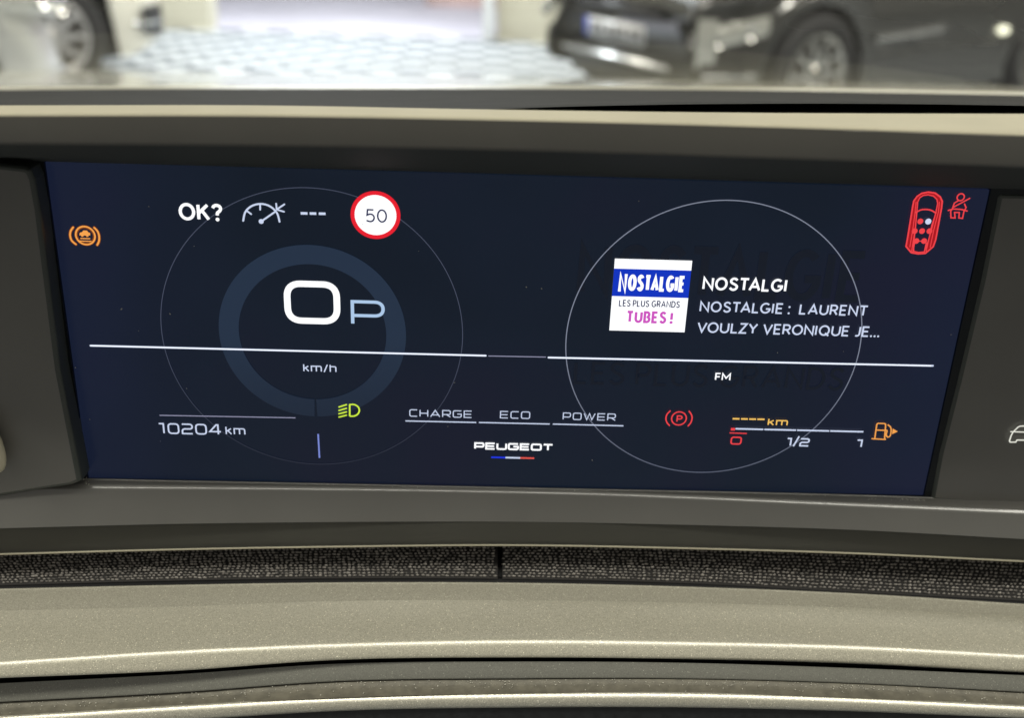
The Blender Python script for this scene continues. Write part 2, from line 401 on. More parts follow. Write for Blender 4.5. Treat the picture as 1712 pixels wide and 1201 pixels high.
CL, CR = (-0.0665, 0.0009), (0.0645, 0.0009)
a = Art()
text(a, 'NOSTALGIE', (962,500), (1440,500), 412, GHOST, 14, .34)
a.build('faint_background_lettering'); a = Art()
text(a, 'LES PLUS GRANDS', (958,642), (1408,653), 603, GHOST, 6, .3)
a.build('faint_background_lettering')
a = Art(); a.ring(CL, 0.0486, 1.3*PX, THIN, 180); a.build('dial_circle')
a = Art(); a.ring(CR, 0.0486, 1.7*PX, THIN2, 180); a.build('dial_circle')
a = Art(); a.ring(CL, 0.0270, 0.0064, DIM, 140, -89.2, 269.2); a.build('speed_ring')
a = Art()
a.line([(152,577.5),(170,577.9),(812,594.3)], 3.4, SOFT); a.line([(152,577.5),(812,594.3)], 1.6, WHITE)
a.line([(817,594.8),(912,596.6)], 1.5, LAV)
a.line([(917,597.4),(1559,611.2)], 3.4, SOFT); a.line([(917,597.4),(1556,611.2)], 1.6, WHITE); a.build('divider_line')
a = Art(); text(a, 'OK?', (300.5,368), (373.5,369), 339, WHITE, 5.0, .30); a.build('confirm_prompt')
a = Art()
a.ribbon(spline([uv(*p) for p in ((407,368.5),(410.5,354),(421,344),(436,340.3),(451,344),(463,355),(467.7,370))]), 3*PX, SOFT)
a.line([(413.7,352.5),(420.3,357.5)], 2.6, SOFT); a.line([(435.3,341),(435.3,350)], 2.6, SOFT); a.line([(437,369.7),(459.5,354)], 2.8, SOFT)
a.disc(uv(437,369.7), 4*PX, SOFT); a.line([(463,349.5),(475.8,341)], 2.6, SOFT); a.line([(462,339.8),(463,349.8),(475,353.3)], 2.6, SOFT)
a.build('cruise_control_symbol')
a = Art()
for x0, x1 in ((503,514.3),(518,529),(533.2,544.5)): a.line([(x0,356+(x0-503)*.02),(x1,356+(x1-503)*.02)], 4.2, SOFT, cap=False)
a.build('speed_setting_dashes')
a = Art(); c50 = uv(628,359.2); r50 = 40*PX
a.disc(c50, r50, SRED, 56); a.disc(c50, r50*.835, WHITE, 56); text(a, '50', (611.5,371), (647.5,372), 348.5, NAVY, 2.7, .26); a.build('speed_limit_sign')
a = Art()
u0, v0 = uv(484.5,537); u1, v1 = uv(562.5,475.5)
a.ribbon(rounded([(u0-.0004,v0+.0004,1),(u1,v0+.0004,1),(u1,v1,1),(u0-.0004,v1,1)], True, .0044), 11*PX, WHITE, closed=True); a.build('speed_digit')
a = Art()
ux, vy = uv(590,540.3); ur, vt = uv(640.5,505)
vm_ = uv(600,527)[1]
a.ribbon(rounded([(ux,vy,0),(ux,vt,0),(ur,vt,1),(ur,vm_,1),(ux,vm_,0)], False, .0028), 5.6*PX, PALE, cap=False); a.build('gear_letter')
a = Art()
cA = uv(143.4,393.2); a.ring(cA, 14.6*PX, 5.4*PX, DAMB, 60); a.ring(cA, 15.2*PX, 2.6*PX, AMB, 60)
for pts in (((123,379.4),(118.8,386),(118,394),(121,402),(127.6,407.8)), ((158.3,380),(164,386.5),(166.5,395),(166,403),(163.3,408.8))):
    s_ = spline([uv(*p) for p in pts]); a.ribbon(s_, 5*PX, DAMB); a.ribbon(s_, 2.8*PX, AMB)
a.line([(135.7,398),(150.8,398.4)], 1.8, AMB); a.line([(134,402.3),(153,402.8)], 1.8, AMB)
a.poly([uv(*p) for p in ((133.5,392.5),(134,388.5),(138,387.3),(140,384.6),(146,384.8),(148.5,387.8),(151.5,389),(151.5,393),(149,393),(148,395.3),(145.5,395.3),(144.5,393.2),(140.5,393.2),(139.5,395.2),(137,395),(136,393))], AMB)
a.build('traction_warning_symbol')
a = Art(); sqtext(a, '10204', (266.5,724.6), (371.5,727), 706.6, 2.7, SOFT); sqtext(a, 'km', (378,726), (411,727), 715, 2.2, SOFT, gap=.5); a.build('odometer_readout')
a = Art(); a.line([(268,693.8),(493.7,698)], 1.6, LAV); a.build('odometer_line')
a = Art(); sqtext(a, 'km/h', (507.5,620.7), (563,622.6), 610.3, 2.1, SOFT, gap=.5); a.build('speed_unit')
a = Art(); a.line([(532.2,725),(534.4,765)], 2.8, DBL, cap=False); a.build('pointer_line')
a = Art()
f8 = lambda x, y: uv(x/3.804+250, y/3.804+560)
for y0, y1 in ((456,441),(478,464),(499,487),(520,508)): a.ribbon([f8(1206,y0), f8(1253,y1)], 2.6*PX, GRN)
a.ribbon([f8(1274,514), f8(1274,441)] + spline([f8(*p) for p in ((1276,440),(1305,441),(1328,456),(1335,478),(1326,500),(1303,513),(1274,514))]), 2.8*PX, GRN, cap=False)
a.build('headlamp_symbol')
a = Art()
sqtext(a, 'CHARGE', (684.5,695.8), (789,698), 683.6, 1.7, SOFT, .25); sqtext(a, 'ECO', (835.7,698.6), (886,699.4), 686.3, 1.7, SOFT, .25); sqtext(a, 'POWER', (940.4,700.9), (1028.7,702.7), 688.8, 1.7, SOFT, .25)
for p, q in (((678,703),(796.2,705.6)),((800.7,705.6),(918.9,708.2)),((924,708.2),(1042,711.2))): a.line([p,q], 2.1, SOFT, cap=False)
a.build('power_scale')
a = Art(); sqtext(a, 'PEUGEOT', (792.7,750.4), (924.5,753), 738.6, 3.3, WHITE, .25, gap=.34); a.build('maker_lettering')
a = Art()
for p, q, mm in (((821.2,763.7),(845,764.2),FBLU),((845,764.2),(869.6,764.8),SOFT),((869.6,764.8),(893.2,765.3),FRED)): a.line([p,q], 3.2, mm, cap=False)
a.build('tricolour_bar')
a = Art()
AU, AV, AS = 0.02979, 0.02948, 0.02467
q = lambda x, y: (AU+x*AS, AV-y*AS)
a.poly([q(0,0),q(1,0),q(1,1),q(0,1)], WHITE); a.poly([q(0,.135),q(1,.135),q(1,.515),q(0,.515)], BLU)
text(a, 'N', (1032.5,488), (1046.5,489.5), 454, WHITE, 4.8); text(a, 'OSTALGIE', (1048.5,485), (1144,488), 457.5, WHITE, 5.4, .58)
text(a, 'LES PLUS GRANDS', (1034,511.2), (1135.8,513.8), 500, NAVY, 1.8, .34); text(a, 'TUBES !', (1045.3,538.2), (1123.3,540.6), 518, MAG, 4.4, .42)
a.build('station_artwork')
a = Art()
text(a, 'NOSTALGI', (1173,484), (1313,487), 462, WHITE, 3.9, .31)
text(a, 'NOSTALGIE :  LAURENT', (1168.3,520.8), (1448.5,527), 502.7, SOFT, 2.9, .30)
text(a, 'VOULZY VERONIQUE JE...', (1164,555.2), (1468,562), 537.4, SOFT, 2.9, .28); a.build('station_text')
a = Art(); text(a, 'FM', (1194,634.6), (1220,635.2), 621.8, WHITE, 2.5, .26); a.build('band_label')
a = Art()
cP = uv(1134.5,698.2); a.ring(cP, 12.9*PX, 2.3*PX, RED, 60)
for pts in (((1119.8,685.6),(1114.5,691.5),(1112.8,698),(1114.2,704.5),(1118.6,710)), ((1151.5,686.2),(1155.3,692),(1156.3,698),(1154.3,705),(1149.8,710.6))):
    a.ribbon(spline([uv(*p) for p in pts]), 2.4*PX, RED)
text(a, 'P', (1129.8,704.2), (1139.8,704.5), 692.8, RED, 2.3); a.build('parking_brake_symbol')
a = Art()
for x0, x1 in ((1224,1235.5),(1238,1249.5),(1251.7,1263),(1265.3,1277.2)): a.line([(x0,698.6+(x0-1224)*.02),(x1,698.6+(x1-1224)*.02)], 3, YEL, cap=False)
sqtext(a, 'km', (1282,709.8), (1315.3,711), 700.3, 2.3, YEL, gap=.5); a.build('range_readout')
a = Art()
bx = (1227.8,1276,1330.7,1386,1443)
for x0, x1 in zip(bx, bx[1:]):
    a.line([(x0+.9,715.3+(x0-1228)*.0236),(x1-.9,715.3+(x1-1228)*.0236)], 3, SOFT, cap=False)
a.line([(1221,716),(1228,716.2)], 5, RED, cap=False); a.line([(1219.6,722.2),(1247,723.2)], 2, RED)
sqtext(a, '0', (1219.6,741.6), (1238.3,742), 728.2, 2.6, RED, .3)
sqtext(a, '1/2', (1312.6,744.3), (1351.2,745.5), 730.3, 2.8, SOFT, .3, gap=.3); sqtext(a, '1', (1429,746.5), (1441,747), 733, 2.8, SOFT, .3)
a.build('fuel_gauge')
a = Art(); g = lambda x, y: uv(x/4.004+1440, y/4.004+600)
a.ribbon(rounded([(*g(84,530),0),(*g(99,425),1),(*g(158,427),1),(*g(150,530),0)], False, .0006), 2.4*PX, AMB)
for pts in (((66,528),(156,533)), ((93,470),(150,472))): a.ribbon([g(*p) for p in pts], 2.4*PX, AMB)
a.ribbon(spline([g(*p) for p in ((150,472),(166,474),(161,503),(172,517),(188,507),(194,470),(188,448),(173,436))]), 2.3*PX, AMB)
a.poly([g(*p) for p in ((205,460),(238,480),(200,498))], AMB); a.build('fuel_pump_symbol')
a = Art(); g6 = lambda x, y: uv(x/5.863+1420, y/5.863+280)
outer = [(546,765),(560,690),(612,370),(622,320),(655,275),(700,245),(762,233),(830,243),(880,280),(900,325),(893,390),(836,700),(812,768),(735,833),(665,838),(597,826)]
inner = [(618,745),(632,640),(652,430),(660,330),(680,288),(715,266),(762,260),(815,272),(848,305),(855,345),(838,430),(785,640),(752,745),(725,818),(668,824),(622,814)]
o_ = [g6(*p) for p in outer]; i_ = [g6(*p) for p in inner]; n_ = len(o_)
a.poly(o_+i_, DRED, [(k, (k+1)%n_, n_+(k+1)%n_, n_+k) for k in range(n_)])
a.ribbon(o_, 2.6*PX, RED, closed=True); a.ribbon(i_[:], 1.8*PX, RED, closed=True)
a.ribbon([g6(*p) for p in ((583,770),(612,600),(636,420),(644,330))], 1.5*PX, RED); a.ribbon([g6(*p) for p in ((782,775),(818,600),(862,430),(872,330))], 1.5*PX, RED)
a.ribbon([g6(*p) for p in ((600,815),(618,700),(640,580),(648,440))], 1.5*PX, RED); a.ribbon([g6(*p) for p in ((742,815),(768,700),(796,560),(840,430))], 1.5*PX, RED)
a.ribbon(spline([g6(*p) for p in ((643,432),(690,408),(740,403),(790,411),(838,438))]), 2.4*PX, RED)
a.ribbon([g6(628,730), g6(614,818)], 2*PX, RED); a.ribbon([g6(744,730), g6(724,822)], 2*PX, RED); a.ribbon([g6(650,713), g6(720,713)], 1.6*PX, RED)
for c, mm in (((685,520),RED),((630,615),RED),((702,615),RED),((775,615),RED),((646,712),RED),((722,712),RED)): a.disc(g6(*c), 4.8*PX, mm, 24)
a.disc(g6(763,521), 5.0*PX, SOFT, 24)
a.build('seat_occupancy_symbol')
a = Art()
a.ribbon([Vector(g6(1080,283))+Vector((5.8*PX*math.cos(t), 5.8*PX*math.sin(t))) for t in [2*PI*k/24 for k in range(24)]], 2.2*PX, RED, closed=True)
for pts in (((1058,316),(1018,340),(1000,392),(982,420),(984,484),(1025,486),(1020,432),(1066,432),(1062,486),(1098,490),(1112,420),(1132,385),(1118,350)),
            ((1002,384),(1168,294)), ((958,412),(1010,398),(1085,402),(1143,418))):
    a.ribbon([g6(*p) for p in pts], 2.2*PX, RED)
a.build('seat_belt_symbol')

# ---- frame of the display
def blk(name, rs, m, smooth=True): return P(strip(name, rs, m, None, smooth))
f_scr_t = curve([(77,271),(856,292),(1656,316)]); f_scr_b = curve([(147,799),(856,815.5),(1541,829)])
# black border behind and around the screen
bz = []
def box(vs, fs, x0, x1, y0, y1, z0, z1):
    b = len(vs); vs += [(x0,y0,z0),(x1,y0,z0),(x1,y1,z0),(x0,y1,z0),(x0,y0,z1),(x1,y0,z1),(x1,y1,z1),(x0,y1,z1)]
    fs += [(b,b+3,b+2,b+1),(b+4,b+5,b+6,b+7),(b,b+1,b+5,b+4),(b+1,b+2,b+6,b+5),(b+2,b+3,b+7,b+6),(b+3,b,b+4,b+7)]
vs, fs = [], []
box(vs, fs, -0.31, 0.33, 0.006, 0.012, Z0-.075, Z0+.062)
box(vs, fs, -0.156, -W2-.0002, -.0006, .006, Z0-.058, Z0+.058); box(vs, fs, W2+.0002, 0.156, -.0006, .006, Z0-.058, Z0+.058)
box(vs, fs, -0.156, 0.156, -.0007, .006, Z0-.0585, Z0-H2-.0002)
P(mesh('screen_border', vs, fs, M_GLOSS))

rim_t = curve([(0,176),(430,176),(860,183.5),(1284,188.5),(1712,190)])
rim_m = curve([(0,183),(430,184),(860,190),(1284,198),(1472,202),(1712,208)])
rim_b = curve([(0,193),(430,193.5),(860,201),(1284,212),(1712,226)])
face_b = curve([(0,239),(430,242),(860,250),(1284,263),(1712,278)])
rs = prof(off(rim_t,1.5), .010, [(rim_t,-12)]) ; rs = rs[:1] + prof(rim_t, -.018, [(mid(rim_t,rim_m,.5), -2), (rim_m, 3), (mid(rim_m,rim_b,.4), 1), (off(rim_b,-4), 2), (off(rim_b,-2.8), 28), (off(rim_b,-1.5), 48), (off(rim_b,0), 52), (off(rim_b,1.5), 80)])
blk('hood_rim', rs, M_RIM)
hood_y = sum(p.y for p in rs[-1])/len(rs[-1])
print('hood_y', hood_y, 'frame', [round(r[60].y,4) for r in rs])
rs = [prof(off(rim_b,1.0), -.010, [])[0]] and prof(off(rim_b,1.0), min(p.y for p in rs[-1])+.0006, [(off(rim_b,5), 86), (mid(rim_b,face_b,.5), 90), (off(face_b,-3), 92), (face_b, 100), (off(face_b,2), 125)])
blk('hood_face', rs, M_HOUS)
yb = rs[-1][60].y
rs = rows([(off(face_b,1.0), yb+.0002), (mid(face_b,f_scr_t,.4), yb*.6), (off(f_scr_t,-5), -.004), (off(f_scr_t,-1), -.0007), (off(f_scr_t,-1), .004)])
blk('hood_underside', rs, mat('dark_green_grey_plastic', (0.050,0.055,0.055,1), 0.75, spec=.08))

led_t = curve([(147,803),(856,817.5),(1541,833.5),(1712,840)])
led_e = curve([(0,811),(140,813),(430,818),(860,825),(1440,846),(1712,856)])
led_e = curve([(140,815),(430,817),(780,821.5),(960,825.5),(1440,845.5),(1712,857.5)])
band_b = curve([(0,884),(300,876.5),(560,873.5),(860,873),(1160,878.5),(1412,886),(1712,902)])
dark_b = curve([(0,928),(300,920),(560,915.5),(860,913),(1160,918.5),(1412,926),(1712,940)])
M_FRAME = mat('taupe_frame_plastic', (0.118,0.116,0.106,1), 0.45, 0.0, coat=1.0, noise=(40,0.05), bump=(900,0.05)); M_FRAME.node_tree.nodes['Principled BSDF'].inputs['Coat Roughness'].default_value = .10
rs = prof(off(led_t,-2.5), -.0009, [(off(led_t,0), 60), (off(led_t,1), 5), (off(led_e,-5.2), 3), (off(led_e,-4.4), 26), (off(led_e,-3.2), 39), (off(led_e,0), 40.8), (off(led_e,2.8), 41.6), (off(led_e,3.8), 52), (off(led_e,5), 62), (mid(led_e,band_b,.5), 64), (off(band_b,-2), 64), (off(band_b,0), 72)])
blk('lower_frame', rs, M_FRAME)
rs = prof(off(band_b,-.4), rs[-1][60].y+.0002, [(off(band_b,1), 80), (off(band_b,2.5), 92), (mid(band_b,dark_b,.5), 97), (off(dark_b,-2), 99)])
FR = rs; blk('lower_frame_skirt', rs, mat('dark_skirt_plastic', (0.072,0.072,0.064,1), 0.5, spec=.3, noise=(40,.05)))
rs = prof(off(dark_b,-2.2), FR[-1][60].y-.0009, [(off(dark_b,-1.7), 20), (off(dark_b,-.6), 50), (off(dark_b,.4), 88), (off(dark_b,.9), 130)])
blk('frame_bead', rs, M_RIM)

# side panels beside the screen, thick plates with an edge
def plate(name, outline, Y, th, m, me_, bev=0.0015):
    bm = bmesh.new()
    fr = [bm.verts.new(at(x, y, Y)) for x, y in outline]
    bk = [bm.verts.new(v.co + Vector((0, th, 0))) for v in fr]
    n = len(fr); f0 = bm.faces.new(fr); f1 = bm.faces.new(list(reversed(bk)))
    for i in range(n):
        f = bm.faces.new((fr[(i+1)%n], fr[i], bk[i], bk[(i+1)%n])); f.material_index = 1
    bm.normal_update()
    bmesh.ops.recalc_face_normals(bm, faces=bm.faces)
    bmesh.ops.bevel(bm, geom=[e for e in f0.edges], offset=bev, segments=3, affect='EDGES', profile=.5, material=1)
    me = bpy.data.meshes.new(name); bm.to_mesh(me); bm.free()
    return P(link(name, me, [m, me_]))
left = [(-760,252),(0,275),(40,279.5),(50,284),(57,300),(66,350),(100,620),(136,806),(120,813),(60,822),(0,832),(-260,862),(-760,905)]
lp = plate('side_panel', left, -.0085, .0105, M_PANEL, M_PEDGE)
right = [(1673,323.5),(1800,327),(2470,352),(2470,886),(1712,847),(1600,841.5),(1560,838.5),(1556,835),(1570,760),(1600,640),(1640,470),(1668,330)]
rp = plate('side_panel', right, -.0012, .006, M_PANEL, M_PEDGE)
tp = bmesh.new(); bmesh.ops.create_uvsphere(tp, u_segments=20, v_segments=14, radius=1)
for v in tp.verts: v.co = at(-19, 742, -.013) + Vector((v.co.x*.0042, v.co.y*.004, v.co.z*.0105 )) + Vector((-v.co.z*.002, 0, 0))
me_t = bpy.data.meshes.new('side_trim'); tp.to_mesh(me_t); tp.free(); P(link('side_trim', me_t, M_RIM, None, True))
# thin edge strips between panel and screen
ls = [(61,300),(74,360),(105,600),(141,803)]
# car outline symbol lit on the right-hand panel
class Art2(Art): pass
a = Art(); ICON = em('lit_icon_white', 226,226,214)
gc = lambda x, y: (lambda p: (p.x, p.z-Z0))(at(x/4.004+1440, y/4.004+600, -.0018))
half = [(1130,444),(1060,446),(1044,452),(1010,486),(997,510),(986,545),(991,553),(1028,553),(1037,539),(1130,541)]
mir = [(2260-x, y+ (x-1130)*-.02) for x, y in reversed(half)]
a.ribbon([gc(*p) for p in half+mir[1:-1]], 2.6*PX, ICON, closed=True)
a.ribbon([gc(995,483), gc(1265,492)], 2.4*PX, ICON)
o = a.build('car_outline_symbol', disp); 
for v in o.data.vertices: v.co.y -= .0015
# specks of dust on glass and frame
def specks(name, pts, m, parent, r0=.00012, r1=.00028, Y=0.0, k=None):
    vs, fs = [], []
    for p in pts:
        r = random.uniform(r0, r1); b = len(vs)
        c = Vector(p); ax = random.uniform(1, 2.2); an = random.random()*PI
        e1 = Vector((math.cos(an), 0, math.sin(an)))*r*ax; e2 = Vector((-math.sin(an), 0, math.cos(an)))*r; e3 = Vector((0, r, 0))
        vs += [c+e1, c-e1, c+e2, c-e2, c+e3, c-e3]
        fs += [(b,b+2,b+5),(b+2,b+1,b+5),(b+1,b+3,b+5),(b+3,b,b+5),(b+2,b,b+4),(b+1,b+2,b+4),(b+3,b+1,b+4),(b,b+3,b+4)]
    o = mesh(name, vs, fs, m, parent); return tag(o, kind=k) if k else o
pt = [(284,525),(103,545),(126,615),(285,525.5),(312,650),(84,437),(268,738),(1410,588),(150,702),(1300,590),(990,770),(760,640),(1590,560),(700,420),(880,480)]
pt += [(random.uniform(150,1560), random.uniform(300,800)) for _ in range(8)]
pts = [at(x, y, -.0004) for x, y in pt] 
vsd = specks('dust', pts, M_DUST, None, .0001, .00022); P(vsd); vsd['kind'] = 'stuff'

# ------------------------------------------------------------------ dashboard below and behind the display
dash = empty('dashboard', (0, -0.02, Z0-0.1))
tag(dash, 'curved champagne metallic dashboard ledge with woven fabric strip, running below and behind the display', 'dashboard')
def D(o): o.parent = dash; o.matrix_parent_inverse = Matrix.Translation((0, 0.02, -(Z0-0.1))); return o
fab_b = curve([(0,978),(300,970),(560,966.4),(860,967.4),(1160,975),(1412,988.5),(1712,1004)])
gap_b = curve([(0,985.5),(300,979),(560,975),(860,975.5),(1160,982.5),(1412,992.5),(1712,1011)])
tone = curve([(0,1022),(300,1015),(560,1006),(860,1004.5),(1160,1009),(1412,1016.5),(1712,1031)])
brt = curve([(0,1111),(300,1092),(560,1080.6),(860,1074.5),(1160,1077.5),(1412,1083.5),(1712,1099)])
lip = curve([(0,1134),(300,1121.6),(560,1104),(860,1099.6),(1160,1102.5),(1412,1109.4),(1712,1125)])
grv = curve([(0,1144),(300,1128.6),(560,1111.5),(860,1107.6),(1160,1110),(1412,1118),(1712,1130.5)])
sat = curve([(0,1175),(300,1159),(560,1140.5),(860,1135.7),(1160,1136),(1412,1143),(1712,1158.4)])
bart = curve([(0,1199),(300,1181),(560,1167),(860,1160),(1160,1159.5),(1412,1167),(1712,1181)])
barb = curve([(0,1222),(300,1203),(560,1187),(860,1181),(1160,1181),(1412,1187),(1712,1199)])
# woven fabric shelf, two panels meeting at a seam
M_FABB = mat('fabric_base', (0.030,0.028,0.027,1), 0.9)
M_FAB = mat('woven_thread', (0.25,0.232,0.212,1), 0.65, noise=(420,0.7))
def fabric(x0, x1):
    n = 30
    top = [(x0+(x1-x0)*i/n) for i in range(n+1)]
    rs = [[at(x, dark_b(x)-6, .012) for x in top], [at(x, dark_b(x)+1, .0055) for x in top], [at(x, mid(dark_b,fab_b,.5)(x), .0012) for x in top], [at(x, fab_b(x)-1.5, -.0046) for x in top], [at(x, fab_b(x)+1.5, -.0050) for x in top]]
    base = D(strip('fabric_panel', rs, M_FABB, None))
    # threads: small raised knots in staggered rows
    vs, fs = [], []
    nr = 11; step = 8.0
    for j in range(nr):
        t = (j+.5)/nr; xx = x0 + (4 if j % 2 else 0) + 3
        while xx < x1-3:
            x = xx + random.uniform(-1.3,1.3); y = mid(off(dark_b,1), off(fab_b,-1), t)(x) + random.uniform(-.7,.7); Yd = .0055 + (-.0048-.0055)*t
            c = at(x, y, Yd) + Vector((0,-.0001,.0002))
            w_ = random.uniform(.55,1.0)*.00088; h_ = random.uniform(.55,1.0)*.00058; tl = random.uniform(-.5,.5)
            b = len(vs); ring = 6
            for k in range(ring):
                an = 2*PI*k/ring; ex, ey = w_*math.cos(an), h_*math.sin(an)
                vs.append(c+Vector((ex*math.cos(tl)-ey*math.sin(tl), -.0001, ex*math.sin(tl)*.5+ey*math.cos(tl)))); 
            for k in range(ring):
                an = 2*PI*k/ring; ex, ey = w_*.6*math.cos(an), h_*.6*math.sin(an)
                vs.append(c+Vector((ex*math.cos(tl)-ey*math.sin(tl), -.00042, ex*math.sin(tl)*.5+ey*math.cos(tl)+.00012)))
            for k in range(ring):
                k2 = (k+1)%ring; fs.append((b+k, b+k2, b+ring+k2, b+ring+k))
            fs.append(tuple(b+ring+k for k in range(ring)))
            xx += step*random.uniform(.9,1.1)
    w_o = mesh('weave', vs, fs, M_FAB, base, True); w_o['kind'] = 'stuff'
fabric(XA, 832); fabric(840, XB)
D(strip('fabric_seam', [[at(x, dark_b(836)-4, .010) for x in (829,843)], [at(x, fab_b(836)+2, -.0030) for x in (829,843)]], M_BLACK, None))
rs = rows([(off(fab_b,-1.5), -.0046), (off(fab_b,2), -.0042), (off(gap_b,-1.5), -.0062), (off(gap_b,1.5), -.0060)])
D(strip('rubber_seal', rs, M_BLACK, None))
rs = prof(off(gap_b,-.5), -.0070, [(off(gap_b,1), 70), (off(gap_b,3), 12), (off(tone,-1), 4), (off(tone,.4), 6)])
LB = rs[-1]
D(strip('shaded_ledge_back', rs, flake_mat('champagne_shaded_paint', (0.33,0.315,0.255,1), 0.5, 0.1, coat=0.0, sparkle=.008), None))  # darker base colour paints shade on the back of the ledge
rs = prof(off(tone,-.1), lambda i: LB[i].y-.0001, [(mid(tone,brt,.3), -3), (mid(tone,brt,.55), 1), (mid(tone,brt,.75), 5), (off(brt,-9), 9), (off(brt,-5), 12), (off(brt,-4), 20), (off(brt,-2.5), 31), (off(brt,0), 36), (off(brt,2.5), 37), (off(brt,4.5), 44), (off(brt,7), 50), (off(lip,-9), 53), (off(lip,-4), 56), (off(lip,-1), 72), (off(lip,.5), 110)])
D(strip('upper_ledge', rs, M_LEDGE, None))
yl = rs[-1][60].y
rs = rows([(off(lip,-.5), yl+.0006), (off(lip,2), yl+.010), (off(grv,1), yl+.004)])
D(strip('groove', rs, M_BLACK, None))
rs = prof(off(grv,-.5), yl+.0005, [(off(grv,.5), 60), (off(grv,2), 52), (mid(grv,sat,.5), 52), (off(sat,-3), 50), (off(sat,-1), 62), (off(sat,-.2), 100)])
D(strip('satin_strip', rs, M_SATIN, None))
ys = rs[-1][60].y
rs = prof(off(sat,-.8), ys+.0010, [(off(sat,1.6), 30)]); D(strip('joint_line', rs, M_BLACK, None))
rs = prof(off(sat,1), ys+.0004, [(off(sat,2.2), 55), (mid(sat,bart,.5), 30), (off(bart,1), 12)])
D(strip('dusty_channel', rs, M_BROWN, None))
CH = rs
yc = rs[-1][60].y
rs = prof(off(bart,-1), yc+.0006, [(off(bart,.5), 2), (off(bart,1.5), 20), (off(bart,3), 32), (off(bart,5), 35), (off(bart,7), 38), (off(bart,9), 44), (off(bart,11), 52), (mid(bart,barb,.7), 64), (off(barb,-2), 74), (off(barb,1), 95), (off(barb,3), 120)])
D(strip('lower_trim_bar', rs, M_LEDGE2, None))
yb2 = rs[-1][60].y
rs = prof(off(barb,1), yb2+.001, [(off(barb,40), 84), (off(barb,120), 86), (off(barb,900), 80)])
D(strip('lower_panel', rs, mat('black_soft_plastic', (0.010,0.011,0.012,1), 0.55, noise=(400,0.5), bump=(1500,0.6)), None))
print('ledge', yl, ys, yc, yb2)
pts = []
for i in range(420):
    x = random.uniform(-60, 1760); t = abs(random.gauss(0,.35))
    if t > 1: continue
    kx = int((x-XA)/(XB-XA)*NN); rowp = CH[2][kx]*t + CH[1][kx]*(1-t) if t < .5 else CH[3][kx]*t + CH[2][kx]*(1-t)
    fx = (x-XA)/(XB-XA)*NN-kx; nx = CH[1][kx+1]*(1-t) + CH[3][kx+1]*t; q0 = CH[1][kx]*(1-t) + CH[3][kx]*t
    pts.append(q0*(1-fx)+nx*fx + Vector((0,-.0002,.0003)))
d_ = D(specks('dust', pts, M_DUST, None, .00006, .00020)); d_['kind'] = 'stuff'
pts = []
for i in range(60):
    pass
for p, q_ in (((1440,1541),(829,836)),):
    for i in range(90):
        x = random.uniform(*p) if random.random() < .3 else random.uniform(1505, 1550); pts.append(at(x, led_t(x)+random.uniform(1,7), -.0030))
for i in range(26):
    x = random.uniform(150, 1500); pts.append(at(x, led_t(x)+random.uniform(.5,3), -.0016))
for i in range(10): pts.append(at(random.uniform(134,150), random.uniform(799,812), -.0042))
d_ = D(specks('dust', pts, M_DUST, None, .00005, .00014)); d_['kind'] = 'stuff'

# dash top behind the display
pad_t = curve([(0,150),(200,148.5),(430,148),(860,148),(1286,151),(1712,158.5)])
pad_b = curve([(0,180),(430,180),(780,184),(860,180.5),(1060,175),(1286,172.5),(1500,173),(1712,176)])
rs = rows([(off(pad_t,0), .24), (off(pad_t,2.5), .225), (mid(pad_t,pad_b,.5), .12), (off(pad_b,-4), .045), (off(pad_b,0), .032), (off(pad_b,.5), .020)])
D(strip('top_pad', catrom(rs,3), M_PAD, None))
rs = rows([(off(pad_b,-2), .040), (off(rim_t,8), .018), (off(rim_t,30), .017)]); D(strip('shadow_gap', rs, M_BLACK, None))
rs = rows([(off(pad_t,-5.0), .262), (off(pad_t,-3.5), .250), (off(pad_t,-1), .243), (off(pad_t,1.2), .240), (off(pad_t,2), .242)])
D(strip('lit_pad_edge', catrom(rs,3), mat('pale_lit_edge', (0.50,0.48,0.38,1), 0.35, 0.2), None))  # pale colour puts the caught light on the pad's far edge

